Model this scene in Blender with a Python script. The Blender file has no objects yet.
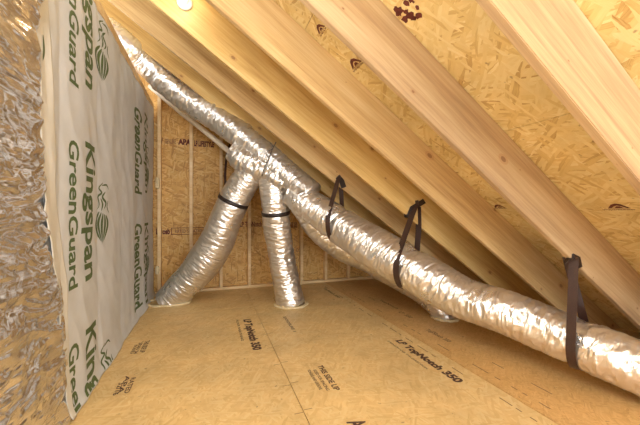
import bpy, bmesh, math, random
from mathutils import Vector, Matrix, noise
random.seed(7)
S = bpy.context.scene
C = S.collection
PI = math.pi
# ------------------------------------------------------------------ measured camera (18 mm lens, level, turned 19 deg right)
H = 1.12; F = 320.0; AZ = math.radians(19); SA, CA = math.sin(AZ), math.cos(AZ); CX, CY = 320.0, 213.0
T = 0.72; TH = math.atan(T)                      # roof slope
A0 = H + 1.245                                   # underside of the rafters over X = 0
DECK = 0.355                                     # vertical rafter depth
WX = -0.72; WD = 4.87                            # left wall face, gable wall face
def at(px, py, s):
    u = (px-CX)/F; v = (CY-py)/F
    return Vector((s*(SA+u*CA), s*(CA-u*SA), H+s*v))
def fl(px, py):
    return at(px, py, H*F/(py-CY))
def on_left(px, py, off=0):
    u = (px-CX)/F; return at(px, py, (WX+off)/(SA+u*CA))
def on_back(px, py, off=0):
    u = (px-CX)/F; return at(px, py, (WD+off)/(CA-u*SA))
def on_deck(px, py, off=0):
    u = (px-CX)/F; v = (CY-py)/F
    return at(px, py, (A0+DECK-H-off)/(v+T*(SA+u*CA)))

# ------------------------------------------------------------------ materials
def new_mat(name):
    m = bpy.data.materials.new(name); m.use_nodes = True
    nt = m.node_tree; nt.nodes.clear()
    out = nt.nodes.new('ShaderNodeOutputMaterial'); b = nt.nodes.new('ShaderNodeBsdfPrincipled')
    nt.links.new(b.outputs[0], out.inputs[0])
    return m, nt, b
def N(nt, typ, **kw):
    n = nt.nodes.new(typ)
    for k, v in kw.items():
        if k.startswith('i_'):
            n.inputs[k[2:].replace('_', ' ')].default_value = v
        else: setattr(n, k, v)
    return n
def L(nt, a, b): nt.links.new(a, b)
def math_(nt, op, a, b=None, c=None):
    n = nt.nodes.new('ShaderNodeMath'); n.operation = op
    for i, x in enumerate((a, b, c)):
        if x is None: continue
        if hasattr(x, 'links'): nt.links.new(x, n.inputs[i])
        else: n.inputs[i].default_value = x
    return n.outputs[0]
def ramp(nt, fac, stops, interp='LINEAR'):
    n = nt.nodes.new('ShaderNodeValToRGB'); n.color_ramp.interpolation = interp
    e = n.color_ramp.elements
    e[0].position, e[0].color = stops[0][0], (*stops[0][1], 1)
    e[1].position, e[1].color = stops[-1][0], (*stops[-1][1], 1)
    for p, c in stops[1:-1]:
        x = e.new(p); x.color = (*c, 1)
    nt.links.new(fac, n.inputs[0]); return n.outputs[0]
def mix(nt, fac, a, b, mode='MIX'):
    n = nt.nodes.new('ShaderNodeMix'); n.data_type = 'RGBA'; n.blend_type = mode
    for i, x in ((0, fac), (6, a), (7, b)):
        if hasattr(x, 'links'): nt.links.new(x, n.inputs[i])
        elif i == 0: n.inputs[i].default_value = x
        else: n.inputs[i].default_value = (*x, 1)
    return n.outputs[2]
def g(c, k=1.0):                                  # sRGB 0-255 -> linear
    return tuple(k*(((x/255)/12.92) if x/255 <= .04045 else ((x/255+.055)/1.055)**2.4) for x in c)

def osb(name, axes='xy', stops=None, flake=1.0, rot=0.0, contrast=1.0, rough=.6, bump=.25, seam=None, patches=.25):
    m, nt, b = new_mat(name)
    tc = N(nt, 'ShaderNodeTexCoord'); sp = N(nt, 'ShaderNodeSeparateXYZ'); L(nt, tc.outputs['Object'], sp.inputs[0])
    cb = N(nt, 'ShaderNodeCombineXYZ')
    L(nt, sp.outputs['XYZ'.index(axes[0].upper())], cb.inputs[0]); L(nt, sp.outputs['XYZ'.index(axes[1].upper())], cb.inputs[1])
    ns = N(nt, 'ShaderNodeTexNoise', i_Scale=22.0, i_Detail=3.0); L(nt, cb.outputs[0], ns.inputs['Vector'])
    ns2 = N(nt, 'ShaderNodeTexNoise', i_Scale=2.3, i_Detail=1.0); L(nt, cb.outputs[0], ns2.inputs['Vector'])
    w = N(nt, 'ShaderNodeVectorMath', operation='MULTIPLY_ADD'); L(nt, ns.outputs['Color'], w.inputs[0])
    w.inputs[1].default_value = (.010, .010, 0); L(nt, cb.outputs[0], w.inputs[2])
    w2 = N(nt, 'ShaderNodeVectorMath', operation='MULTIPLY_ADD'); L(nt, ns2.outputs['Color'], w2.inputs[0])
    w2.inputs[1].default_value = (.12, .12, 0); L(nt, w.outputs[0], w2.inputs[2])
    lay = []
    for i, (ang, lx, ly) in enumerate(((rot, .13, .014), (rot+.55, .11, .012), (rot-.5, .10, .016), (rot+1.5, .07, .012))):
        mp = N(nt, 'ShaderNodeMapping', vector_type='TEXTURE'); mp.inputs['Rotation'].default_value = (0, 0, ang)
        mp.inputs['Scale'].default_value = (lx*flake, ly*flake, 1); mp.inputs['Location'].default_value = (i*.37, i*.21, 0)
        L(nt, w2.outputs[0], mp.inputs['Vector'])
        v = N(nt, 'ShaderNodeTexVoronoi', voronoi_dimensions='2D', i_Scale=1.0, i_Randomness=1.0); L(nt, mp.outputs[0], v.inputs['Vector'])
        s2 = N(nt, 'ShaderNodeSeparateColor'); L(nt, v.outputs['Color'], s2.inputs[0])
        fine = N(nt, 'ShaderNodeTexNoise', i_Scale=1.0, i_Detail=2.0)
        m3 = N(nt, 'ShaderNodeMapping', vector_type='TEXTURE'); m3.inputs['Rotation'].default_value = (0, 0, ang); m3.inputs['Scale'].default_value = (.06, .0035, 1)
        L(nt, w2.outputs[0], m3.inputs['Vector']); L(nt, m3.outputs[0], fine.inputs['Vector'])
        val = math_(nt, 'MULTIPLY_ADD', math_(nt, 'SUBTRACT', fine.outputs[0], .5), .55, s2.outputs[0])
        lay.append((val, s2.outputs[1]))
    v = lay[0][0]
    for k in (1, 2, 3):
        sel = math_(nt, 'GREATER_THAN', lay[k][1], .52 if k < 3 else .75)
        mx = N(nt, 'ShaderNodeMix'); L(nt, sel, mx.inputs[0]); L(nt, v, mx.inputs[2]); L(nt, lay[k][0], mx.inputs[3]); v = mx.outputs[0]
    vc = math_(nt, 'MULTIPLY_ADD', math_(nt, 'SUBTRACT', v, .5), contrast, .5)
    col = ramp(nt, vc, stops)
    big = N(nt, 'ShaderNodeTexNoise', i_Scale=1.8, i_Detail=6.0, i_Roughness=.65); L(nt, cb.outputs[0], big.inputs['Vector'])
    tone = ramp(nt, big.outputs[0], [(.3, (1-patches,)*3), (.7, (1+patches*.3,)*3)])
    col = mix(nt, 1.0, col, tone, 'MULTIPLY')
    # sparse dark bark specks
    sk = N(nt, 'ShaderNodeTexNoise', i_Scale=26.0, i_Detail=2.0); L(nt, cb.outputs[0], sk.inputs['Vector'])
    skf = ramp(nt, sk.outputs[0], [(.70, (0, 0, 0)), (.76, (1, 1, 1))])
    col = mix(nt, math_(nt, 'MULTIPLY', skf, .55), col, g((92, 50, 22)))
    L(nt, col, b.inputs['Base Color']); b.inputs['Roughness'].default_value = rough
    bp = N(nt, 'ShaderNodeBump', i_Strength=bump, i_Distance=.003); L(nt, v, bp.inputs['Height']); L(nt, bp.outputs[0], b.inputs['Normal'])
    return m

gold = [(0, g((160, 122, 66))), (.10, g((198, 162, 98))), (.3, g((222, 192, 126))), (.65, g((230, 204, 142))), (.88, g((236, 214, 156))), (1, g((242, 224, 178)))]
wallc = [(0, g((160, 112, 54))), (.2, g((196, 146, 76))), (.5, g((216, 168, 92))), (.8, g((224, 182, 110))), (1, g((234, 202, 140)))]
floorc = [(0, g((200, 166, 108))), (.3, g((226, 190, 128))), (.6, g((236, 204, 144))), (1, g((242, 220, 170)))]
M = {}
M['osb_roof'] = osb('osb_roof', 'xy', gold, 1.3, 1.35, .8, .55, .4)
M['osb_wall'] = osb('osb_wall', 'xz', wallc, 1.3, 0.05, .8, .6, .25, patches=.2)
M['osb_floor'] = osb('osb_floor', 'xy', floorc, 1.0, 1.45, .5, .5, .10, patches=.22)

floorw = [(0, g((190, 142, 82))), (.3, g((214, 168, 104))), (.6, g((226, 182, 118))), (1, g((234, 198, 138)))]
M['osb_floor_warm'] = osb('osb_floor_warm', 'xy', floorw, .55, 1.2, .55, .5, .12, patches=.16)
def lumber(name, c0, c1, c2, knots=True, rough=.55):
    m, nt, b = new_mat(name)
    tc = N(nt, 'ShaderNodeTexCoord'); oi = N(nt, 'ShaderNodeObjectInfo')
    off = N(nt, 'ShaderNodeVectorMath', operation='MULTIPLY_ADD')
    cr = N(nt, 'ShaderNodeCombineXYZ'); L(nt, math_(nt, 'MULTIPLY', oi.outputs['Random'], 37.0), cr.inputs[0]); L(nt, math_(nt, 'MULTIPLY', oi.outputs['Random'], 11.0), cr.inputs[2])
    off.inputs[1].default_value = (1, 1, 1); L(nt, tc.outputs['Object'], off.inputs[0]); L(nt, cr.outputs[0], off.inputs[2])
    def noise_at(sc, d=4.0, r=.6, dist=0.0):
        mp = N(nt, 'ShaderNodeMapping'); mp.inputs['Scale'].default_value = sc; L(nt, off.outputs[0], mp.inputs['Vector'])
        n = N(nt, 'ShaderNodeTexNoise', i_Scale=1.0, i_Detail=d, i_Roughness=r, i_Distortion=dist); L(nt, mp.outputs[0], n.inputs['Vector']); return n.outputs[0]
    n1 = noise_at((.9, 9, 9), 3, .5, .6); n2 = noise_at((2.5, 90, 90), 4, .65); n3 = noise_at((1.0, 3.0, 3.0), 2)
    f = math_(nt, 'ADD', math_(nt, 'MULTIPLY', n1, .55), math_(nt, 'MULTIPLY', n2, .45))
    col = ramp(nt, f, [(.32, c0), (.5, c1), (.68, c2)])
    col = mix(nt, 1.0, col, ramp(nt, n3, [(.3, (.86, .84, .82)), (.7, (1.06, 1.06, 1.06))]), 'MULTIPLY')
    if knots:
        sp = N(nt, 'ShaderNodeSeparateXYZ'); L(nt, off.outputs[0], sp.inputs[0])
        cb = N(nt, 'ShaderNodeCombineXYZ'); L(nt, math_(nt, 'MULTIPLY', sp.outputs[0], .62), cb.inputs[0])
        L(nt, math_(nt, 'ADD', sp.outputs[2], math_(nt, 'MULTIPLY', sp.outputs[1], 3.0)), cb.inputs[1])
        v = N(nt, 'ShaderNodeTexVoronoi', voronoi_dimensions='2D', i_Scale=3.6); L(nt, cb.outputs[0], v.inputs['Vector'])
        s2 = N(nt, 'ShaderNodeSeparateColor'); L(nt, v.outputs['Color'], s2.inputs[0])
        rad = math_(nt, 'MULTIPLY', s2.outputs[0], .055)
        k = math_(nt, 'LESS_THAN', v.outputs['Distance'], rad)
        halo = math_(nt, 'LESS_THAN', v.outputs['Distance'], math_(nt, 'MULTIPLY', rad, 1.9))
        col = mix(nt, math_(nt, 'MULTIPLY', halo, .28), col, g((168, 112, 62)))
        col = mix(nt, math_(nt, 'MULTIPLY', k, .6), col, g((112, 66, 36)))
    L(nt, col, b.inputs['Base Color']); b.inputs['Roughness'].default_value = rough
    bp = N(nt, 'ShaderNodeBump', i_Strength=.15, i_Distance=.002); L(nt, n2, bp.inputs['Height']); L(nt, bp.outputs[0], b.inputs['Normal'])
    return m
M['rafter'] = lumber('rafter_lumber', g((168, 130, 78)), g((202, 168, 114)), g((220, 194, 144)))
M['rafter_grey'] = lumber('rafter_weathered', g((154, 124, 92)), g((190, 160, 120)), g((210, 186, 146)))
M['rafter_gold'] = lumber('rafter_golden', g((176, 134, 70)), g((208, 172, 104)), g((224, 196, 136)))
M['stud'] = lumber('stud_lumber', g((216, 180, 124)), g((234, 202, 150)), g((242, 216, 172)), False)

def foil(name, base, rough, sc, strength, stretch=(1, 1, 1), metal=.92):
    m, nt, b = new_mat(name)
    tc = N(nt, 'ShaderNodeTexCoord'); mp = N(nt, 'ShaderNodeMapping'); mp.inputs['Scale'].default_value = stretch; L(nt, tc.outputs['Object'], mp.inputs['Vector'])
    dn = N(nt, 'ShaderNodeTexNoise', i_Scale=sc*.5, i_Detail=3.0); L(nt, mp.outputs[0], dn.inputs['Vector'])
    ad = N(nt, 'ShaderNodeVectorMath', operation='MULTIPLY_ADD'); L(nt, dn.outputs['Color'], ad.inputs[0]); ad.inputs[1].default_value = (1.2/sc,)*3; L(nt, mp.outputs[0], ad.inputs[2])
    v1 = N(nt, 'ShaderNodeTexVoronoi', i_Scale=sc, feature='SMOOTH_F1'); L(nt, ad.outputs[0], v1.inputs['Vector'])
    v2 = N(nt, 'ShaderNodeTexVoronoi', i_Scale=sc*2.7); L(nt, ad.outputs[0], v2.inputs['Vector'])
    h = math_(nt, 'ADD', v1.outputs['Distance'], math_(nt, 'MULTIPLY', v2.outputs['Distance'], .35))
    bp = N(nt, 'ShaderNodeBump', i_Strength=strength, i_Distance=.012); L(nt, h, bp.inputs['Height']); L(nt, bp.outputs[0], b.inputs['Normal'])
    n = N(nt, 'ShaderNodeTexNoise', i_Scale=5.0, i_Detail=3.0); L(nt, mp.outputs[0], n.inputs['Vector'])
    L(nt, ramp(nt, n.outputs[0], [(.3, tuple(x*.82 for x in base)), (.7, base)]), b.inputs['Base Color'])
    L(nt, ramp(nt, n.outputs[0], [(.3, (rough*1.35,)*3), (.7, (rough*.8,)*3)]), b.inputs['Roughness'])
    b.inputs['Metallic'].default_value = metal
    return m
def duct_foil():
    m, nt, b = new_mat('duct_foil')
    uv = N(nt, 'ShaderNodeUVMap', uv_map='sleeve')
    def nz(sx, sy, d=3, dist=0.0):
        mp = N(nt, 'ShaderNodeMapping'); mp.inputs['Scale'].default_value = (sx, sy, 1); L(nt, uv.outputs[0], mp.inputs['Vector'])
        n = N(nt, 'ShaderNodeTexNoise', noise_dimensions='2D', i_Scale=1.0, i_Detail=float(d), i_Roughness=.6, i_Distortion=dist); L(nt, mp.outputs[0], n.inputs['Vector']); return n.outputs[0]
    def ridge(x): return math_(nt, 'SUBTRACT', 1.0, math_(nt, 'MULTIPLY', math_(nt, 'ABSOLUTE', math_(nt, 'SUBTRACT', x, .5)), 4.0))
    h = math_(nt, 'ADD', ridge(nz(13, 4, 1, .8)), math_(nt, 'MULTIPLY', ridge(nz(30, 9, 1, .6)), .35))
    h = math_(nt, 'ADD', h, math_(nt, 'MULTIPLY', nz(12, 22, 1, .5), .5))
    bp = N(nt, 'ShaderNodeBump', i_Strength=.65, i_Distance=.007); L(nt, h, bp.inputs['Height']); L(nt, bp.outputs[0], b.inputs['Normal'])
    n = nz(3, 3, 3)
    L(nt, ramp(nt, n, [(.3, (.74, .69, .62)), (.7, (.90, .88, .85))]), b.inputs['Base Color'])
    L(nt, ramp(nt, n, [(.3, (.38,)*3), (.7, (.26,)*3)]), b.inputs['Roughness'])
    b.inputs['Metallic'].default_value = .88
    return m
M['duct_foil'] = duct_foil()
M['sheet_foil'] = foil('sheet_foil', (.88, .86, .85), .15, 10, .85, (1, .3, 2.0))

def plain(name, col, rough=.6, metal=0.0, nscale=20, var=.12, bump=.1):
    m, nt, b = new_mat(name)
    tc = N(nt, 'ShaderNodeTexCoord'); n = N(nt, 'ShaderNodeTexNoise', i_Scale=float(nscale), i_Detail=4.0); L(nt, tc.outputs['Object'], n.inputs['Vector'])
    L(nt, ramp(nt, n.outputs[0], [(.3, tuple(c*(1-var) for c in col)), (.7, tuple(c*(1+var) for c in col))]), b.inputs['Base Color'])
    b.inputs['Roughness'].default_value = rough; b.inputs['Metallic'].default_value = metal
    bp = N(nt, 'ShaderNodeBump', i_Strength=bump, i_Distance=.004); L(nt, n.outputs[0], bp.inputs['Height']); L(nt, bp.outputs[0], b.inputs['Normal'])
    return m
M['wrap'] = plain('wrap_fabric', g((210, 214, 218)), .5, 0, 9, .05, .25)
M['flap'] = plain('wrap_flap', g((220, 219, 212)), .5, 0, 9, .05, .25)
M['green_ink'] = plain('green_ink', g((84, 104, 62)), .6, 0, 40, .12, 0)
M['black_ink'] = plain('black_ink', g((84, 56, 44)), .7, 0, 60, .25, 0)
M['faint_ink'] = plain('faint_ink', g((140, 102, 68)), .7, 0, 60, .2, 0)
M['red_ink'] = plain('red_ink', g((96, 40, 30)), .7, 0, 60, .25, 0)
M['strap'] = plain('strap_web', g((58, 38, 32)), .33, 0, 160, .3, .3)
M['band'] = plain('band_black', g((44, 32, 28)), .4, 0, 60, .2, .1)
M['sealant'] = plain('sealant', g((222, 202, 160)), .7, 0, 30, .1, .6)
M['pipe'] = plain('pipe_paint', g((222, 206, 182)), .4, 0, 12, .06, .1)
M['wire'] = plain('wire_metal', g((90, 82, 78)), .4, .6, 12, .1, 0)
M['seam'] = plain('seam_dark', g((110, 74, 40)), .8, 0, 40, .2, 0)
M['porcelain'] = plain('porcelain', g((235, 232, 225)), .25, 0, 5, .02, 0)
m, nt, b = new_mat('bulb_glow')
b.inputs['Base Color'].default_value = (1, 1, 1, 1); b.inputs['Emission Color'].default_value = (1, .93, .82, 1); b.inputs['Emission Strength'].default_value = 22
M['bulb'] = m

# ------------------------------------------------------------------ helpers
def link(name, me, mat, parent=None, smooth=False):
    me.materials.append(mat)
    if smooth:
        for p in me.polygons: p.use_smooth = True
    o = bpy.data.objects.new(name, me); C.objects.link(o)
    if parent: o.parent = parent
    return o
def obj(name, bm, mat, parent=None, smooth=False):
    me = bpy.data.meshes.new(name); bmesh.ops.recalc_face_normals(bm, faces=bm.faces); bm.to_mesh(me); bm.free()
    return link(name, me, mat, parent, smooth)
def tag(o, label, cat, group=None, kind=None):
    if label: o['label'] = label
    if cat: o['category'] = cat
    if group: o['group'] = group
    if kind: o['kind'] = kind
    return o
def empty(name, loc, label, cat, group=None):
    o = bpy.data.objects.new(name, None); C.objects.link(o); o.location = loc; o.empty_display_size = .05
    return tag(o, label, cat, group)
def box(bm, x0, x1, y0, y1, z0, z1, bev=0):
    vs = [bm.verts.new((x, y, z)) for x in (x0, x1) for y in (y0, y1) for z in (z0, z1)]
    fs = [bm.faces.new([vs[i] for i in q]) for q in ((0, 1, 3, 2), (4, 6, 7, 5), (0, 4, 5, 1), (2, 3, 7, 6), (0, 2, 6, 4), (1, 5, 7, 3))]
    if bev:
        es = list({e for f in fs for e in f.edges})
        bmesh.ops.bevel(bm, geom=es, offset=bev, segments=2, affect='EDGES')
    return bm
def catmull(pts, n):
    P = [Vector(p) for p in pts]; P = [P[0]*2-P[1]] + P + [P[-1]*2-P[-2]]
    out = []
    for i in range(1, len(P)-2):
        for k in range(n):
            t = k/n; a, b_, c, d = P[i-1:i+3]
            out.append(.5*((2*b_)+(-a+c)*t+(2*a-5*b_+4*c-d)*t*t+(-a+3*b_-3*c+d)*t**3))
    out.append(P[-2]); return out
def resample(pts, step):
    L_ = [0]
    for i in range(1, len(pts)): L_.append(L_[-1]+(pts[i]-pts[i-1]).length)
    n = max(2, int(L_[-1]/step)); out = []; j = 0
    for k in range(n+1):
        d = L_[-1]*k/n
        while j < len(pts)-2 and L_[j+1] < d: j += 1
        t = (d-L_[j])/max(1e-9, L_[j+1]-L_[j]); out.append(pts[j].lerp(pts[j+1], min(1, max(0, t))))
    return out
def frames(path):
    fr = []; up = None
    for i, p in enumerate(path):
        t = (path[min(i+1, len(path)-1)]-path[max(i-1, 0)]).normalized()
        if up is None:
            up = Vector((0, 0, 1)) if abs(t.z) < .9 else Vector((0, -1, 0))
        a = t.cross(up).normalized(); up = a.cross(t).normalized()
        fr.append((p, t, a, up))
    return fr
def duct_mesh(path, rad, seed, seg=56, amp=1.0, caps=True, ringamp=.006):
    """foil sleeve: crinkled tube; rad(t) gives the radius"""
    fr = frames(path); bm = bmesh.new(); rings = []; n = len(fr); s = 0
    for i, (p, t, a, u) in enumerate(fr):
        if i: s += (p-fr[i-1][0]).length
        r = rad(i/(n-1)); ring = []
        for k in range(seg):
            an = 2*PI*k/seg; ca, sa_ = math.cos(an), math.sin(an)
            q = Vector((s*9, ca*1.4+seed, sa_*1.4))
            w = noise.noise(q)*.5
            c1 = 1-abs(noise.noise(Vector((s*22+ca*1.2+w*2, ca*2.2+seed*3, sa_*2.2))))*2      # ridged cross creases
            c2 = 1-abs(noise.noise(Vector((s*48+sa_*1.5, ca*5+seed, sa_*5+7))))*2
            c3 = noise.noise(Vector((s*3, ca*1.1, sa_*1.1+seed)))
            d = amp*(c1*.0085+c2*.003+c3*.013+ringamp*math.sin(s*2*PI/.075+noise.noise(Vector((s*2, ca, sa_)))*3)*.35)
            ring.append(bm.verts.new(p+(a*ca+u*sa_)*(r+d)))
        rings.append(ring)
    uvl = bm.loops.layers.uv.new('sleeve'); st = s/(n-1); ar = rad(.5)*2*PI/seg
    for i in range(n-1):
        for k in range(seg):
            f = bm.faces.new((rings[i][k], rings[i][(k+1) % seg], rings[i+1][(k+1) % seg], rings[i+1][k]))
            for lp, (a_, b_) in zip(f.loops, ((i, k), (i, k+1), (i+1, k+1), (i+1, k))): lp[uvl].uv = (a_*st+seed, b_*ar)
    if caps:
        bm.faces.new(rings[0][::-1]); bm.faces.new(rings[-1])
    return bm
def tube(bm, pts, r, seg=10, close=True):
    fr = frames([Vector(p) for p in pts]); rings = []
    for p, t, a, u in fr:
        rings.append([bm.verts.new(p+(a*math.cos(2*PI*k/seg)+u*math.sin(2*PI*k/seg))*r) for k in range(seg)])
    for i in range(len(rings)-1):
        for k in range(seg): bm.faces.new((rings[i][k], rings[i][(k+1) % seg], rings[i+1][(k+1) % seg], rings[i+1][k]))
    if close: bm.faces.new(rings[0][::-1]); bm.faces.new(rings[-1])
    return bm
def interp(tab):
    def f(t):
        for i in range(len(tab)-1):
            if t <= tab[i+1][0]:
                k = (t-tab[i][0])/(tab[i+1][0]-tab[i][0]); k = k*k*(3-2*k)
                return tab[i][1]*(1-k)+tab[i+1][1]*k
        return tab[-1][1]
    return f
def ribbon(pts, wdir, w, th=.003):
    """a flat webbing strap: rectangle swept along pts; wdir = direction of its width"""
    bm = bmesh.new(); pts = [Vector(p) for p in pts]; rings = []
    for i, p in enumerate(pts):
        t = (pts[min(i+1, len(pts)-1)]-pts[max(i-1, 0)]).normalized()
        wd = (wdir-t*wdir.dot(t)).normalized(); nn = t.cross(wd).normalized()
        rings.append([bm.verts.new(p+wd*x*w/2+nn*y*th/2) for x, y in ((-1, -1), (1, -1), (1, 1), (-1, 1))])
    for i in range(len(rings)-1):
        for k in range(4): bm.faces.new((rings[i][k], rings[i][(k+1) % 4], rings[i+1][(k+1) % 4], rings[i+1][k]))
    bm.faces.new(rings[0][::-1]); bm.faces.new(rings[-1])
    return bm

def text_bm(body, size, bold=.0, align='LEFT', shear=0.0, space=1.0, grid=0):
    cu = bpy.data.curves.new('t', 'FONT'); cu.body = body; cu.size = size; cu.offset = bold*size; cu.align_x = align; cu.resolution_u = 3
    cu.space_character = space; cu.shear = shear
    o = bpy.data.objects.new('t', cu); C.objects.link(o)
    dg = bpy.context.evaluated_depsgraph_get(); me = bpy.data.meshes.new_from_object(o.evaluated_get(dg))
    C.objects.unlink(o); bpy.data.objects.remove(o); bpy.data.curves.remove(cu)
    bm = bmesh.new(); bm.from_mesh(me); bpy.data.meshes.remove(me)
    return bm
def fit(bm, w=None, h=None):
    xs = [v.co.x for v in bm.verts]; ys = [v.co.y for v in bm.verts]
    sx = w/(max(xs)-min(xs)) if w else 1; sy = h/(max(ys)-min(ys)) if h else sx
    x0, y0 = min(xs), min(ys)
    for v in bm.verts: v.co.x = (v.co.x-x0)*sx; v.co.y = (v.co.y-y0)*sy
    return bm
def lay(bm, o, r, u, lift=.0008):
    """lay flat lettering at o, reading along r, letters' tops towards u"""
    r = Vector(r).normalized(); u = Vector(u).normalized(); n = r.cross(u)
    for v in bm.verts: v.co = Vector(o)+r*v.co.x+u*v.co.y+n*lift
    return bm
def print_at(parent, body, o, r, u, w, h, mat='black_ink', bold=.02, lift=.0008, name='printed_lettering'):
    bm = lay(fit(text_bm(body, 1, bold), w, h), o, r, u, lift)
    me = bpy.data.meshes.new(name); bm.to_mesh(me); bm.free()
    return link(name, me, M[mat], parent)
def merge(bms):
    out = bmesh.new()
    for b_ in bms:
        me = bpy.data.meshes.new('x'); b_.to_mesh(me); b_.free(); out.from_mesh(me); bpy.data.meshes.remove(me)
    return out
def flat_poly(pts):
    bm = bmesh.new(); bm.faces.new([bm.verts.new((x, y, 0)) for x, y in pts]); return bm
def flat_rect(x0, y0, x1, y1): return flat_poly([(x0, y0), (x1, y0), (x1, y1), (x0, y1)])

# ------------------------------------------------------------------ SETTING: floor
XR = A0/T + DECK/T + .05                        # where the roof deck meets the floor
FX = (-3.0, -.72, .50, 1.75, XR)
bm = bmesh.new(); gp = .0022
WIDE = .0045
cols = [(-3.0, WX-.005, (-2.2, .3, 2.74, 5.0)), (WX-.005, .50, (-2.2, -.98, 1.46, 3.90, 5.0)), (.50, 1.75, (-2.2, -1.29, 1.15, 3.59, 5.0)), (1.75, 2.97, (-2.2, -.33, 2.11, 4.55, 5.0)), (2.97, XR, (-2.2, .9, 3.34, 5.0))]
for x0, x1, ys in cols:
    for i in range(len(ys)-1): box(bm, x0+(WIDE if x0 == 1.75 else gp), x1-(WIDE if x1 == 1.75 else gp), ys[i]+gp, ys[i+1]-gp, -.022, 0, .0012)
floor = obj('floor', bm, M['osb_floor']); floor['kind'] = 'structure'
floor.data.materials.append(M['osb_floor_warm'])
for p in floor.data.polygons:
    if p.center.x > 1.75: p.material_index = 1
bm = bmesh.new(); box(bm, -3.0, XR, -2.2, 5.0, -.06, -.0225)
sub = obj('subfloor_backing', bm, M['seam'], floor)

# printing on the floor panels: every line reads towards the camera (-Y), letters' tops towards +X
RD, UD = Vector((0, -1, 0)), Vector((1, 0, 0))
def floor_print(body, p0, p1, h, mat='black_ink', bold=.02, dx=0, name='printed_lettering'):
    a, b_ = fl(*p0), fl(*p1); w = a.y-b_.y
    return print_at(floor, body, Vector((a.x+dx, a.y, 0)), RD, UD, w, h, mat, bold, name=name)
floor_print('LP TopNotch 350', (241, 320), (250, 351), .10, 'black_ink', .055, dx=.0)
floor_print('FLOOR SHEATHING', (236, 320), (242, 341), .022, 'black_ink', .02, dx=-.0)
floor_print('LP TopNotch 350', (393, 341), (457, 383), .09, 'black_ink', .055)
floor_print('STRENGTH AXIS THIS DIRECTION', (387, 341), (428, 369), .018, 'black_ink', .02)
floor_print('THIS SIDE UP', (317, 366), (334, 391), .042, 'black_ink', .03)
floor_print('SIZED FOR SPACING', (313, 370), (325, 391), .022, 'black_ink', .02)
floor_print('TONGUE AND GROOVE', (307, 370), (319, 390), .022, 'black_ink', .02)
floor_print('EXPOSURE 1', (283, 317), (292, 332), .03, 'black_ink', .02)
floor_print('TopNotch 350', (322, 288), (346, 297), .055, 'black_ink', .02)
floor_print('LP TopNotch', (272, 298), (275, 304), .05, 'faint_ink', .02)
floor_print('APA', (346, 422), (352, 445), .10, 'black_ink', .03)
floor_print('TopNotch', (378, 300), (398, 309), .05, 'faint_ink', .02)
floor_print('TopNotch 350', (424, 330), (449, 342), .06, 'faint_ink', .03)
floor_print('LP  350', (398, 312), (410, 318), .05, 'faint_ink', .02)
# marks on the left panel beside the wrapped wall
floor_print('THIS SIDE UP', (145, 341), (138, 353), .04, 'black_ink', .02)
floor_print('SPAN 24', (139, 343), (133, 354), .03, 'black_ink', .02)
floor_print('SIZED', (135, 345), (131, 354), .02, 'black_ink', .02)
floor_print('APA', (126, 376), (118, 394), .03, 'black_ink', .02)
floor_print('RATED', (131, 378), (122, 394), .03, 'black_ink', .02)
floor_print('32/16', (119, 383), (111, 396), .03, 'black_ink', .02)
# nail marks: ticks along the two long joints and a dashed row either side of the second
bms = []
for i in range(9):
    y = 1.75+i*.305
    b1 = flat_rect(0, -.0025, .05, .0025); bms.append(lay(b1, (.505, y, 0), (1, 0, 0), (0, 1, 0)))
    b1 = flat_rect(0, -.0025, .05, .0025); bms.append(lay(b1, (.445, y-.02, 0), (1, 0, 0), (0, 1, 0)))
bm = merge(bms); me = bpy.data.meshes.new('nailing_marks'); bm.to_mesh(me); bm.free(); link('nailing_marks', me, M['faint_ink'], floor)
bms = []
for xx, y0, dens in ((1.66, 1.1, .55), (1.84, 1.1, .5), (2.0, 1.2, .25)):
    y = y0
    while y < 4.5:
        ln = random.uniform(.03, .16)
        if random.random() < dens: bms.append(lay(flat_rect(0, -.004, ln, .004), (xx, y+ln, 0), RD, UD))
        y += ln+random.uniform(.02, .1)
bm = merge(bms); me = bpy.data.meshes.new('dashed_marks'); bm.to_mesh(me); bm.free(); link('dashed_marks', me, M['faint_ink'], floor)

# ------------------------------------------------------------------ SETTING: roof deck (ceiling), built in the slope's own frame
def slope_obj(o, y=0.0, a=A0):
    o.location = (0, y, a); o.rotation_euler = (0, TH, 0)      # local x runs down the slope
cosT = math.cos(TH); sinT = math.sin(TH)
dperp = DECK*cosT
bm = bmesh.new()
xs = [-2.6, -.42-1.0, -.42, .58, 1.58, 2.58, XR+.05]
for i in range(len(xs)-1):
    # local x of a deck point at world X: x = (X - d*sin)/cos
    l0, l1 = [(X-dperp*sinT)/cosT for X in (xs[i], xs[i+1])]
    off = 1.22 if i % 2 else 0
    ys = sorted({-2.2, 5.0} | {y for y in (-1.0+off, 1.39+off, 3.83+off) if -2.2 < y < 5.0})
    for k in range(len(ys)-1): box(bm, l0+.0015, l1-.0015, ys[k]+.0015, ys[k+1]-.0015, dperp, dperp+.012)
ceiling = obj('ceiling', bm, M['osb_roof']); ceiling['kind'] = 'structure'; slope_obj(ceiling)
bm = bmesh.new(); box(bm, (xs[0]-dperp*sinT)/cosT, (xs[-1]-dperp*sinT)/cosT, -2.2, 5.0, dperp+.0125, dperp+.03)
obj('roof_underlay', bm, M['seam'], ceiling)
iM = (Matrix.Translation((0, 0, A0)) @ Matrix.Rotation(TH, 4, 'Y')).inverted()
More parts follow.
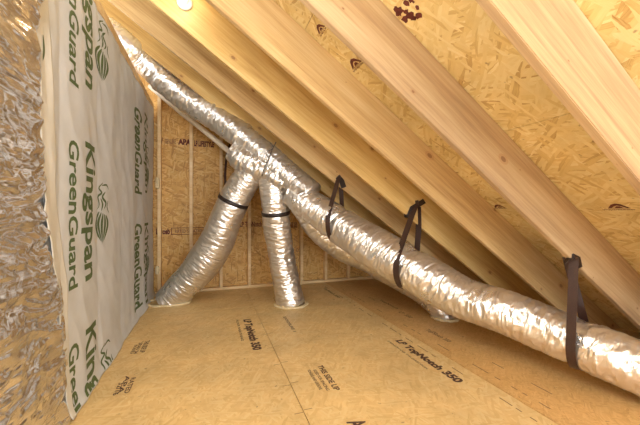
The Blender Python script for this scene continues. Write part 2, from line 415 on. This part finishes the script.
def deck_print(bms, p, scale=1.0, r=(0, 1, 0), mat='red_ink'):
    o = iM @ on_deck(*p); o.z = dperp
    R_ = Vector(r).normalized(); U_ = Vector((-R_.y, R_.x, 0))*-1     # seen from below
    bm = merge(bms)
    for v in bm.verts: v.co = o+R_*v.co.x*scale+U_*v.co.y*scale+Vector((0, 0, -.0012))
    me = bpy.data.meshes.new('printed_mark'); bm.to_mesh(me); bm.free(); link('printed_mark', me, M[mat], ceiling)
def hump():
    outer = [(-.5, 0), (-.22, .34), (0, .42), (.22, .34), (.5, 0), (.36, 0), (.15, .18), (0, .24), (-.15, .18), (-.3, .03)]
    return [flat_poly(outer), flat_poly([(-.18, .02), (-.06, .16), (.1, .16), (.22, .02)]), flat_rect(-.5, -.025, .5, 0)]
def deck_mark(p, sc, word, w, h, r=(0, -1, 0)):
    t = fit(text_bm(word, 1, .03), w, h)
    for v in t.verts: v.co.x -= w*.55; v.co.y -= h*1.6
    deck_print(hump()+[t], p, sc, r)
deck_mark((619, 208, ), .105, 'Weyerhaeuser', 1.5, .13)
deck_mark((500, 207.5), .10, 'RATED SHEATHING', 1.1, .10)
deck_mark((357, 65), .13, 'RATED SHEATHING', 1.1, .10)
deck_mark((322, 30), .10, '24/16', 1.1, .10)
# dark rubbed ink blotch on the roof board between two rafters
bms = []
for i in range(16):
    cx, cy, r = random.uniform(-.05, .06), random.uniform(-.06, .06), random.uniform(.006, .02)
    bms.append(flat_poly([(cx+r*math.cos(a*PI/5)*random.uniform(.6, 1.4), cy+r*math.sin(a*PI/5)*random.uniform(.6, 1.4)) for a in range(10)]))
deck_print(bms, (408, 9))

# ------------------------------------------------------------------ SETTING: gable wall
def zdeck(x): return A0+DECK-T*x
bm = bmesh.new(); poly = [(-3.0, -.02), (XR, -.02), (XR, zdeck(XR)+.001), (-3.0, zdeck(-3.0))]
f0 = [bm.verts.new((x, WD+.0895, z)) for x, z in poly]; f1 = [bm.verts.new((x, WD+.102, z)) for x, z in poly]
bm.faces.new(f0); bm.faces.new(f1[::-1])
for i in range(4): bm.faces.new((f0[i], f0[(i+1) % 4], f1[(i+1) % 4], f1[i]))
gable = obj('wall_back', bm, M['osb_wall']); gable['kind'] = 'structure'
def back_print(body, p0, p1, h, mat='black_ink', bold=.03):
    a, b_ = on_back(*p0, .089), on_back(*p1, .089)
    return print_at(gable, body, Vector((a.x, WD+.0895, (a.z+b_.z)/2-h/2)), (1, 0, 0), (0, 0, 1), b_.x-a.x, h, mat, bold)
def frame_print(p0, p1, h):
    a, b_ = on_back(*p0, .089), on_back(*p1, .089); z = (a.z+b_.z)/2-h/2; w = b_.x-a.x; t = .009
    bm = merge([flat_rect(0, 0, w, t), flat_rect(0, h-t, w, h), flat_rect(0, 0, t, h), flat_rect(w-t, 0, w, h)])
    lay(bm, (a.x, WD+.0895, z), (1, 0, 0), (0, 0, 1)); me = bpy.data.meshes.new('printed_frame'); bm.to_mesh(me); bm.free(); link('printed_frame', me, M['red_ink'], gable)
back_print('/', (161, 141), (163, 141), .10, 'red_ink', .02)
back_print('GENUINE', (165, 141.5), (176, 141.5), .07, 'faint_ink', .02)
back_print('APA', (178, 142), (191, 142), .085, 'red_ink', .06)
back_print('LP LIFESTYLE', (194, 144), (214, 144), .085, 'red_ink', .05)
back_print('LP osb', (156, 231.5), (170, 231.5), .085, 'red_ink', .05)
frame_print((171, 231), (208, 231), .10)
back_print('RATED SHEATHING', (175, 231), (206, 231), .05, 'faint_ink', .03)
back_print('LP TopNotch', (240, 225), (262, 225), .10, 'red_ink', .03)
back_print('OSB 350', (289, 225), (297, 225), .09, 'red_ink', .03)
back_print('LP TopNotch', (305, 229), (322, 229), .09, 'red_ink', .03)
back_print('OSB', (296, 250), (302, 250), .06, 'faint_ink', .03)

sole = bmesh.new(); box(sole, -.715, 3.25, WD, WD+.089, .0005, .038, .002)
o = obj('sole_plate', sole, M['stud']); tag(o, 'light wooden sole plate lying along the foot of the far gable wall', 'plate')
words = ['light wooden stud in the gable wall corner, touching the white wrap', 'light wooden stud just left of the left drop duct, second from the white wrap',
         'light wooden stud whose upper part passes behind the left drop duct band', 'light wooden stud in the gap between the left and middle drop ducts',
         'light wooden stud standing directly behind the middle drop duct', 'light wooden stud first to the right of the middle drop duct',
         'light wooden stud second to the right of the middle drop duct', 'light wooden stud third to the right of the middle drop duct',
         'light wooden stud farthest right in the gable wall, beside the big duct']
for k in range(9):
    x = WD*(-.0515+.0835*(k-1)); x0 = max(x-.021, -.714)
    bm = bmesh.new(); box(bm, x0, x0+.042, WD, WD+.089, .0385, zdeck(x+.02)-.075, .002)
    # nail heads and slight bow are left to the material
    o = obj('wall_stud', bm, M['stud']); tag(o, words[k], 'stud', 'studs of the gable wall')
bm = bmesh.new(); lA, lB = (-1.9, 4.0)
box(bm, lA, lB, WD, WD+.089, dperp-.05, dperp-.002, .002)
o = obj('gable_plate', bm, M['stud']); slope_obj(o); tag(o, 'sloping wooden plate under the roof boards along the top of the gable wall', 'plate')

# ------------------------------------------------------------------ rafters
rl = ['massive pale rafter nearest the camera, crossing the top right corner', 'rafter with the rightmost black strap hanging from its lower edge, second from the right',
      'greyish brown rafter, third from the right, with no strap on it', 'golden rafter carrying the bare light bulb and the middle black strap',
      'rafter from which the leftmost large black strap hangs', 'rafter just behind the one with the leftmost strap, low over the big duct', 'rearmost rafter, close to the gable wall, partly behind the silver duct']
rm = ['rafter_grey', 'rafter_grey', 'rafter', 'rafter_gold', 'rafter', 'rafter_gold', 'rafter']
RY = [.80+.61*i for i in range(7)]
for i, y in enumerate(RY):
    bm = bmesh.new(); box(bm, -2.9, 4.6, -.038, 0, 0, dperp-.001, .003)
    pl = iM @ Vector((0, 0, .001)); nn = iM.to_3x3() @ Vector((0, 0, -1))
    bmesh.ops.bisect_plane(bm, geom=bm.verts[:]+bm.edges[:]+bm.faces[:], plane_co=pl, plane_no=nn, clear_outer=True)
    bmesh.ops.holes_fill(bm, edges=[e for e in bm.edges if e.is_boundary])
    o = obj('roof_rafter', bm, M[rm[i]]); slope_obj(o, y); tag(o, rl[i], 'rafter', 'roof rafters')

# ------------------------------------------------------------------ left wall, wrap and foil
bm = bmesh.new(); box(bm, WX-.11, WX-.035, -2.2, WD+.088, 0.001, 2.50)
wl = obj('wall_left', bm, M['osb_wall']); wl['kind'] = 'structure'
bm = bmesh.new(); box(bm, WX-.10, WX-.004, 1.2, WD-.002, 2.5355, 2.60, .002)
o = obj('top_plate', bm, M['stud']); tag(o, 'yellowish wooden top plate running along the upper edge of the white wrapped wall', 'plate')
def edge(z):
    tab = [(0, 2.09), (.73, 1.97), (1.12, 1.83), (2.53, 1.70), (3, 1.70)]
    for i in range(4):
        if z <= tab[i+1][0]:
            k = (z-tab[i][0])/(tab[i+1][0]-tab[i][0]); return tab[i][1]*(1-k)+tab[i+1][1]*k
    return 1.70
def wx(y, z):
    k = (y-2.0)/.61
    bay = .016*abs(math.sin(PI*k))**.8                       # fabric sags a little between the studs
    n = noise.noise(Vector((y*1.3, z*.8, 3)))*.014+noise.noise(Vector((y*6, z*1.6, 9)))*.005
    cr = (1-abs(noise.noise(Vector((y*5+z*2.5, z*2.2-y, 5))))*2)*.006
    foot = .035*math.exp(-max(z, 0)/.05)
    return WX+bay*.8+n+cr+foot-.022
def sheet(name, ys, zs, fx, mat, th, ymap=None, parent=None):
    bm = bmesh.new(); g_ = []
    for z in zs:
        row = []
        for t in ys:
            y = ymap(t, z) if ymap else t
            row.append(bm.verts.new((fx(y, z), y, z)))
        g_.append(row)
    for i in range(len(zs)-1):
        for k in range(len(ys)-1): bm.faces.new((g_[i][k], g_[i][k+1], g_[i+1][k+1], g_[i+1][k]))
    o = obj(name, bm, mat, parent, True)
    md = o.modifiers.new('thickness', 'SOLIDIFY'); md.thickness = th; md.offset = 0
    return o
def rng(a, b, n): return [a+(b-a)*i/n for i in range(n+1)]
wrap_root = empty('house_wrap', (WX, 3.4, 0), 'white house wrap sheet printed in green, covering the left wall beyond the foil', 'wrap')
def place(o, root):                                           # parent without moving
    o.parent = root; o.matrix_parent_inverse = Matrix.Translation(-root.location)
ymap = lambda t, z: (edge(z)+.012*noise.noise(Vector((z*7, 1, 2))))*(1-t)+(WD-.006)*t
w = sheet('sheet', rng(0, 1, 240), rng(.004, 2.53, 200), wx, M['wrap'], .003, ymap); place(w, wrap_root)
fx = lambda y, z: wx(y, z)+.006+.006*noise.noise(Vector((y*9, z*3, 1)))+.004*max(0, 1-(y-edge(z))/.05)
fmap = lambda t, z: (edge(z)-.035+.03*noise.noise(Vector((z*6, 4, 2)))+.012*noise.noise(Vector((z*25, 4, 2))))*(1-t)+(edge(z)+.12*min(1, .1+z/.9)+.015*noise.noise(Vector((z*5, 8, 1))))*t
w = sheet('folded_edge', rng(0, 1, 24), rng(.01, 2.528, 260), fx, M['flap'], .003, fmap); place(w, wrap_root)

def wrap_print(bm, y0, ztop, length, height, name='printed_word', off=.003, fnc=None):
    """reads downwards, letters' tops away from the camera"""
    fit(bm, length, height)
    for ax, n_, ext in ((0, int(length/.03)+1, length), (1, int(height/.03)+1, height)):
        for i in range(1, n_):
            co = Vector((0, 0, 0)); co[ax] = ext*i/n_; no = Vector((0, 0, 0)); no[ax] = 1
            bmesh.ops.bisect_plane(bm, geom=bm.verts[:]+bm.edges[:]+bm.faces[:], plane_co=co, plane_no=no)
    for v in bm.verts: v.co = Vector((0, y0+v.co.y, ztop-v.co.x))
    for z, s_ in ((2.515, 1), (.012, -1)):
        bmesh.ops.bisect_plane(bm, geom=bm.verts[:]+bm.edges[:]+bm.faces[:], plane_co=(0, 0, z), plane_no=(0, 0, s_), clear_outer=True)
    for v in bm.verts: v.co.x = (fnc or wx)(v.co.y, v.co.z)+off
    for f in bm.faces: f.smooth = True
    me = bpy.data.meshes.new(name); bm.to_mesh(me); bm.free(); o = link(name, me, M['green_ink']); place(o, wrap_root); return o
def stroke(pts, w0, w1=0):
    P = catmull([Vector((x, y, 0)) for x, y in pts], 6); n = len(P); Lf, Rt = [], []
    for i, p in enumerate(P):
        t = (P[min(i+1, n-1)]-P[max(i-1, 0)]).normalized(); q = Vector((-t.y, t.x, 0)); k = i/(n-1)
        w = (w0*math.sin(PI*min(1, k*1.0+.04))**.7+.003)/2 if not w1 else (w0*(1-k)+w1*k)/2
        Lf.append(p+q*w); Rt.append(p-q*w)
    bm = bmesh.new()
    a = [bm.verts.new(p) for p in Lf]; b_ = [bm.verts.new(p) for p in Rt]
    for i in range(n-1): bm.faces.new((a[i], a[i+1], b_[i+1], b_[i]))
    return bm
def emblem():
    s = []
    for k in range(5): s.append(stroke([(1.0+.03*k, .35+.10*k), (1.45, .12+.19*k), (2.1-.04*abs(k-2), .42+.05*k)], .12))
    s += [stroke([(0, .55), (.2, .35), (.35, .5), (.5, .3), (.75, .35), (1.0, .2)], .07), stroke([(.3, .7), (.5, .55), (.7, .75), (.95, .6)], .09),
          stroke([(.1, .5), (.05, .8), (.2, .95)], .06), stroke([(.55, .45), (.75, .55), (1.0, .45)], .08), stroke([(.6, .9), (.85, .85), (1.05, 1.0)], .05)]
    return merge(s)
for zt in (2.785, 1.565, .398): wrap_print(text_bm('Kingspan', 1, .026), 2.27, zt, .87, .28)
for zt in (2.684, 1.53, .381): wrap_print(text_bm('GreenGuard', 1, .022), 2.10, zt, .84, .125)
for zt in (2.237, 1.006): wrap_print(text_bm('GreenGuard', 1, .03), 3.70, zt, .91, .36)
for zt in (2.31, 1.0): wrap_print(text_bm('Kingspan', 1, .01), 4.14, zt, .95, .36)
for zt in (2.51, 1.34, .18): wrap_print(emblem(), 2.55, zt, .44, .29, 'printed_emblem')
for zt in (1.95, .85): wrap_print(emblem(), 4.3, zt, .5, .25, 'printed_emblem')
for zt in (2.2,): wrap_print(text_bm('LL', 1, .02), 1.76, zt, .13, .05, 'printed_word', .003, fx)
wrap_print(stroke([(0, 0), (.5, .2), (1, 0)], .3), 1.78, 1.93, .12, .03, 'printed_leaf', .003, fx)

def foilx(y, z):
    e = edge(z); d = e+.02-y
    b_ = .02*(1-math.exp(-max(d, 0)/.16))+.02*noise.noise(Vector((y*1.8, z*1.5, 11)))*min(1, max(d, 0)/.2)
    r1 = 1-abs(noise.noise(Vector((y*2.2+z*1.2, z*9+noise.noise(Vector((y*2, z*2, 0)))*2, 2))))*2
    r2 = 1-abs(noise.noise(Vector((y*6-z*2, z*24+noise.noise(Vector((y*3, z*4, 5)))*3, 7))))*2
    r3 = 1-abs(noise.noise(Vector((y*14, z*10, 4))))*2
    up = max(0, min(1, (z-1.6)/.5)); k = min(1, max(.25, d/.08))
    big = noise.noise(Vector((y*5, z*4, 21)))*.05*up
    return max(WX-.016, WX-.010+max(0, b_)+k*(r1*.018*(1+.8*up)+r2*.010*(1-.5*up)+r3*.003+big))
ysf = rng(-1.2, 1.30, 60)+rng(1.31, 2.13, 150)
bm = bmesh.new(); g_ = []
for z in rng(.006, 2.53, 420): g_.append([bm.verts.new((foilx(min(y, edge(z)+.03), z), min(y, edge(z)+.03)+max(0, y-edge(z)-.03)*.01, z)) for y in ysf])
for i in range(len(g_)-1):
    for k in range(len(ysf)-1): bm.faces.new((g_[i][k], g_[i][k+1], g_[i+1][k+1], g_[i+1][k]))
o = obj('foil_insulation_facing', bm, M['sheet_foil'], None, True)
md = o.modifiers.new('thickness', 'SOLIDIFY'); md.thickness = .002; md.offset = 0
tag(o, 'crinkled shiny silver foil facing on the near left wall, left of the white wrap', 'foil')
o.location = (0, 0, 0)
# lumps of pale foam where wrap meets the gable corner
def lump(name, c, sx, sy, sz, mat, seed, parent=None, amp=.35, sub=3):
    bm = bmesh.new(); bmesh.ops.create_icosphere(bm, subdivisions=sub, radius=1)
    for v in bm.verts:
        d = 1+amp*noise.noise(v.co*1.8+Vector((seed, 0, 0)))+amp*.5*noise.noise(v.co*4+Vector((seed, 3, 0)))
        v.co = Vector(c)+Vector((v.co.x*sx*d, v.co.y*sy*d, v.co.z*sz*d))
    return obj(name, bm, mat, parent, True)
for (px, py, h, lab) in ((157.5, 183, .085, 'upper lump of pale spray foam on the corner stud beside the white wrap'), (157.5, 270, .06, 'lower lump of pale spray foam on the corner stud beside the white wrap')):
    p = on_back(px, py); o = lump('foam_lump', (p.x, WD-.006, p.z), .028, .012, h, M['sealant'], py); tag(o, lab, 'foam', 'foam lumps in the corner')

# ------------------------------------------------------------------ ducts
def path_of(tab, n=14, step=.0075):
    return resample(catmull([at(*p) for p in tab], n), step)
# upper run: comes in over the left wall and down along the rafters to the junction
up_tab = [(70, 5, 3.55), (96, 21, 3.4), (124, 44, 3.4), (146, 62, 3.55), (170, 86, 3.65), (192, 102, 3.72), (214, 116, 3.75), (238, 133, 3.74), (262, 153, 3.7), (290, 177, 3.62), (312, 194, 3.5)]
P = path_of(up_tab)
up = empty('supply_duct', P[len(P)//2], 'silver foil duct running from above the white wrap down to the junction', 'duct')
o = obj('duct_sleeve', duct_mesh(P, interp([(0, .145), (.3, .14), (.75, .145), (.86, .15), (1, .13)]), 1.0, 60), M['duct_foil'], None, True); place(o, up)
for k_, (a_, r_) in enumerate(((.38, .152), (.56, .155), (.68, .158))):
    i0 = int(a_*len(P)); bm = duct_mesh(P[i0:i0+9], lambda t, r=r_: r*(1-.06*(2*t-1)**2), 9+k_, 60, .9)
    o = obj('tape_wrap', bm, M['duct_foil'], None, True); place(o, up)
# crumpled junction wrap
jt = [(232, 150, 3.72), (252, 163, 3.72), (272, 170, 3.68), (288, 184, 3.6)]
o = obj('junction_wrap', duct_mesh(path_of(jt), interp([(0, .10), (.18, .15), (.5, .165), (.8, .15), (1, .10)]), 4.4, 60, 1.7), M['duct_foil'], None, True); place(o, up)

lo_tab = [(290, 193, 3.56), (306, 203, 3.5), (326, 216, 3.42), (345, 229, 3.32), (372, 246, 3.12), (403, 264, 2.92), (432, 281, 2.74), (465, 299, 2.56), (510, 314, 2.34), (553, 332, 2.16), (592, 348, 2.0), (640, 368, 1.85), (700, 397, 1.70), (790, 440, 1.55)]
PL = path_of(lo_tab)
lo = empty('supply_duct', (PL[len(PL)//2].x, PL[len(PL)//2].y, PL[len(PL)//2].z), 'large silver foil duct held by black straps, running to the lower right', 'duct')
rlo = interp([(0, .12), (.05, .16), (.2, .185), (.38, .19), (.6, .155), (.8, .145), (1, .14)])
rbase = rlo
PIN = [.176, .415, .766]
def rlo(t): return rbase(t)*(1-sum(.10*math.exp(-((t-p_)/.012)**2) for p_ in PIN))
o = obj('duct_sleeve', duct_mesh(PL, rlo, 2.0, 72, 1.0, ringamp=.003), M['duct_foil'], None, True); place(o, lo)

def branch(name, tab, rad, seed, label, band_t=None, base=True, amp=.9):
    P = path_of(tab); b0 = P[-1].copy(); b0.z = 0
    r = empty(name, (b0.x, b0.y, 0), label, 'duct')
    P = [p for p in P if p.z > .004]
    o = obj('duct_sleeve', duct_mesh(P, interp(rad), seed, 56, amp, ringamp=.004), M['duct_foil'], None, True); place(o, r)
    if band_t:
        i0 = int(band_t*len(P)); f = interp(rad); bm = bmesh.new()
        fr = frames(P); rings = []
        p, t, a, u = fr[i0]
        for (ds, dr) in ((-.022, .002), (-.022, .010), (.022, .010), (.022, .002)):
            rings.append([bm.verts.new(p+t*ds+(a*math.cos(2*PI*k/48)+u*math.sin(2*PI*k/48))*(f(band_t)+dr+.004)) for k in range(48)])
        for i in range(4):
            for k in range(48): bm.faces.new((rings[i][k], rings[i][(k+1) % 48], rings[(i+1) % 4][(k+1) % 48], rings[(i+1) % 4][k]))
        o = obj('clamp_band', bm, M['band'], None, True); place(o, r)
    if base:
        bm = bmesh.new(); n = 72; rr = rad[-1][1]; rings = []
        d = (P[-1]-P[-14]); d.z = 0; d = d.normalized() if d.length > .01 else Vector((1, 0, 0)); st = base
        q = Vector((-d.y, d.x, 0))
        for (k0, z) in ((-.01, .001), (.028, .001), (.036, .012), (.026, .022), (-.01, .026)):
            ring = []
            for k in range(n):
                an = 2*PI*k/n; w = noise.noise(Vector((math.cos(an)*3, math.sin(an)*3, seed)))*.018
                v = d*math.cos(an)*(rr*st+k0+(w if k0 > 0 else 0))+q*math.sin(an)*(rr+k0+(w if k0 > 0 else 0))
                ring.append(bm.verts.new((P[-1].x+v.x, P[-1].y+v.y, z)))
            rings.append(ring)
        for i in range(5):
            for k in range(n): bm.faces.new((rings[i][k], rings[i][(k+1) % n], rings[(i+1) % 5][(k+1) % n], rings[(i+1) % 5][k]))
        o = obj('sealant_ring', bm, M['sealant'], None, True); place(o, r)
    return r, P
bl, PB = branch('drop_duct', [(266, 160, 3.74), (252, 173, 3.77), (238, 192, 3.8), (227, 216, 3.84), (215, 245, 3.9), (198, 270, 3.95), (181, 288, 3.98), (166, 304, 3.98)],
       [(0, .14), (.2, .165), (.35, .175), (.6, .205), (.85, .19), (1, .165)], 5.0, 'silver foil drop duct curving down left to the floor beside the white wrap', .29, 1.55)
bmid, PM = branch('drop_duct', [(270, 158, 3.7), (273, 180, 3.72), (275, 200, 3.74), (277, 225, 3.8), (281, 252, 3.86), (286, 280, 3.9), (291, 304, 3.9), (292, 309, 3.9)],
       [(0, .13), (.15, .16), (.35, .155), (.6, .15), (.8, .155), (1, .165)], 6.0, 'silver foil drop duct hanging straight down from the junction, in the middle', .36, 1.05)
br, PR = branch('drop_duct', [(300, 204, 3.72), (320, 228, 3.82), (341, 245, 3.85), (368, 258, 3.8), (405, 280, 3.66), (428, 296, 3.5), (442, 311, 3.42), (446, 322, 3.41)],
       [(0, .13), (.2, .165), (.6, .16), (.85, .125), (1, .11)], 8.0, 'silver foil drop duct slipping behind the large strapped duct to a floor opening', None, 1.05)

# slim pale pipe tucked under the upper duct
bm = bmesh.new(); tube(bm, resample(catmull([at(150, 86, 4.15), at(183, 114, 4.12), at(197, 125, 4.1), at(219, 143, 4.03), at(240, 161.5, 3.98), at(252, 173, 3.94)], 8), .03), .033, 20)
o = obj('slim_pipe', bm, M['pipe'], None, True); tag(o, 'slim pale smooth pipe tucked beneath the upper silver duct, left of the junction', 'pipe')
# twisted wire end at the junction
bm = bmesh.new(); tube(bm, catmull([at(262, 176, 3.5), at(265, 166, 3.48), at(269, 158, 3.49), at(272, 150, 3.5), at(276, 142, 3.52)], 5), .0055, 8)
tube(bm, catmull([at(269, 158, 3.49), at(266, 153, 3.49), at(273, 148, 3.5), at(270, 143, 3.5)], 4), .004, 8)
o = obj('wire_tie', bm, M['wire'], None, True); tag(o, 'dark twisted wire sticking up from the crumpled foil of the junction', 'wire')

# ------------------------------------------------------------------ straps
def strap(P0, P1, head, duct, rfun, label, w=.05, tail=()):
    """a webbing loop: P0/P1 upper ends of the front and back leg, head = extra points stapled to the rafter"""
    best = min(range(1, len(duct)-1), key=lambda i: abs((duct[i]-P0).dot(((duct[i+1]-duct[i-1])*Vector((1, 1, 0))).normalized())))
    c = duct[best]; t = duct[best+1]-duct[best-1]; tt = t.normalized(); th_ = Vector((t.x, t.y, 0)).normalized()
    hdir = Vector((th_.y, -th_.x, 0)); hdir = hdir if hdir.y < 0 else -hdir                 # towards the camera side
    r = rfun(best/(len(duct)-1))+.010
    cz = Vector((0, 0, 1)); r = r/.9*.96+.012
    def tang(p, sg):
        q = p-c; x, z = q.dot(hdir), q.z; D = max(math.hypot(x, z), r*1.02)
        return math.atan2(z, x)+sg*math.acos(r/D)
    a0, a1 = tang(P0, -1), tang(tail[0] if tail else P1, 1)-2*PI
    circ = [c+hdir*math.cos(a0+(a1-a0)*k/30)*r+cz*math.sin(a0+(a1-a0)*k/30)*r for k in range(31)]
    sh = (P0-c).dot(th_); circ = [q+th_*sh for q in circ]
    pts = [Vector(p) for p in head]+[P0]+circ+list(tail)+[P1]
    root = empty('duct_strap', P0, label, 'strap', 'black duct hanger straps')
    o = obj('webbing', ribbon(resample(pts, .012), th_, w), M['strap'], None); place(o, root)
    return root, th_, hdir
def rafter_bottom(x, y): return Vector((x, y, A0-T*x))
# each loop is stapled to the near side face of its rafter, bent under its lower edge
def on_side(x, i, up_): return Vector((x, RY[i]-.042, A0-T*x+up_))
sr, th_, hd = strap(on_side(1.315, 4, .09), rafter_bottom(1.36, RY[4]+.006)+Vector((0, 0, .02)), [on_side(1.31, 4, .10)], PL, rlo, 'leftmost of the three large black straps looped under the big silver duct')
o = obj('strap_tab', ribbon([on_side(1.30, 4, .085), on_side(1.35, 4, .07), on_side(1.375, 4, .02)], Vector((.3, 0, 1)), .06, .008), M['band'], None); place(o, sr)
sr, th_, hd = strap(on_side(1.86, 3, .18), on_side(1.885, 3, .17), [on_side(1.855, 3, .21)], PL, rlo, 'middle one of the three large black straps looped under the big silver duct', .056, [on_side(1.89, 3, -.015)])
o = obj('strap_tab', ribbon([rafter_bottom(1.75, RY[3]-.01)+Vector((0, 0, -.006)), rafter_bottom(1.775, RY[3]-.042)+Vector((0, -.004, .0)), on_side(1.81, 3, .10)+Vector((0, -.006, 0)), on_side(1.95, 3, .275)+Vector((0, -.006, 0))], Vector((-.5, .2, .5)), .05, .006), M['band'], None); place(o, sr)
sr, th_, hd = strap(on_side(2.14, 1, .004), rafter_bottom(2.15, RY[1]+.006)+Vector((0, 0, .02)), [on_side(2.135, 1, .02)], PL, rlo, 'rightmost and nearest of the three large black straps looped under the big silver duct', .05)
o = obj('strap_tab', ribbon([rafter_bottom(2.115, RY[1]-.01)+Vector((-.01, 0, -.035)), rafter_bottom(2.115, RY[1]-.03)+Vector((0, 0, -.004)), on_side(2.13, 1, .02)+Vector((0, -.005, 0)), on_side(2.175, 1, .035)+Vector((0, -.005, 0)), on_side(2.19, 1, -.01)+Vector((0, -.005, 0))], Vector((.6, 0, .8)), .035, .006), M['band'], None); place(o, sr)
# small strap end behind the big duct
bm = ribbon([on_side(2.26, 5, .05)+Vector((.0, 0, .02)), on_side(2.25, 5, .0), Vector((2.23, RY[5]-.045, .62))], Vector((1, 0, .2)), .06, .004)
o = obj('strap_end', bm, M['strap'], None); tag(o, 'small black strap stub on a rafter just behind the big silver duct', 'strap', None)
# hanger of the left drop duct
i0 = int(.29*len(PB)); c = PB[i0]
bm = ribbon(resample(catmull([at(231, 142, 4.15), at(227, 155, 3.98), at(225.2, 175, 3.86), at(225.8, 190, 3.78)], 6), .02), Vector((.9, .5, 0)), .03, .003)
o = obj('drop_strap', bm, M['strap'], None); tag(o, 'thin black strap hanging down to the band of the left drop duct', 'strap')

# ------------------------------------------------------------------ bare bulb on its lampholder, screwed to the rafter side
bp_ = at(183.5, -7, 2.28)
fy = RY[3]-.0385
lamp = empty('ceiling_lamp', (bp_.x, fy, bp_.z), 'glowing bare bulb in a white lampholder on the side of a rafter', 'lamp')
def revolve(prof, c, axis='y', seg=32):
    bm = bmesh.new(); rings = [[bm.verts.new((c[0]+r*math.cos(2*PI*k/seg), c[1]+y, c[2]+r*math.sin(2*PI*k/seg))) for k in range(seg)] for r, y in prof]
    for i in range(len(rings)-1):
        for k in range(seg): bm.faces.new((rings[i][k], rings[i][(k+1) % seg], rings[i+1][(k+1) % seg], rings[i+1][k]))
    bm.faces.new(rings[0][::-1]); bm.faces.new(rings[-1]); return bm
cc = (bp_.x, fy, bp_.z)
o = obj('lampholder', revolve([(.055, 0), (.055, -.012), (.04, -.022), (.024, -.03), (.022, -.055)], cc), M['porcelain'], None, True); place(o, lamp)
o = obj('bulb', revolve([(.014, -.055), (.016, -.072), (.026, -.09), (.031, -.108), (.030, -.122), (.022, -.138), (.010, -.146), (.001, -.148)], cc), M['bulb'], None, True); place(o, lamp)

# ------------------------------------------------------------------ light, world, camera
def light(name, typ, loc, power, col, **kw):
    l = bpy.data.lights.new(name, typ); l.energy = power; l.color = col
    for k, v in kw.items(): setattr(l, k, v)
    o = bpy.data.objects.new(name, l); C.objects.link(o); o.location = loc; return o
light('bulb_light', 'POINT', (bp_.x, fy-.24, bp_.z-.03), 1.2, (1, .95, .86), shadow_soft_size=.06)
light('high_left_fill_light', 'POINT', (-.45, .74, 2.2), 50, (1, .98, .95), shadow_soft_size=.12)  # added fill with no fixture, out of frame high left, brightens the floor
dl = light('rear_fill_light', 'AREA', (1.5, -2.0, 1.1), 85, (.93, .97, 1), shape='RECTANGLE', size=2.4, size_y=1.8)  # added soft frontal fill behind the camera, no opening is modelled there
dl.rotation_euler = (PI/2-.38, 0, -.05)
w = bpy.data.worlds.new('world'); S.world = w; w.use_nodes = True
bg = w.node_tree.nodes['Background']; bg.inputs[0].default_value = (.90, .95, 1, 1); bg.inputs[1].default_value = 3.0
cam = bpy.data.cameras.new('camera'); co = bpy.data.objects.new('camera', cam); C.objects.link(co); S.camera = co
co.location = (0, 0, H); co.rotation_euler = (PI/2, 0, -AZ); cam.lens = 18; cam.sensor_width = 36; cam.clip_start = .02
cam.shift_y = .5/640
S.view_settings.view_transform = 'Standard'; S.view_settings.look = 'None'; S.view_settings.gamma = 1; S.view_settings.exposure = .22
S.view_settings.use_curve_mapping = False
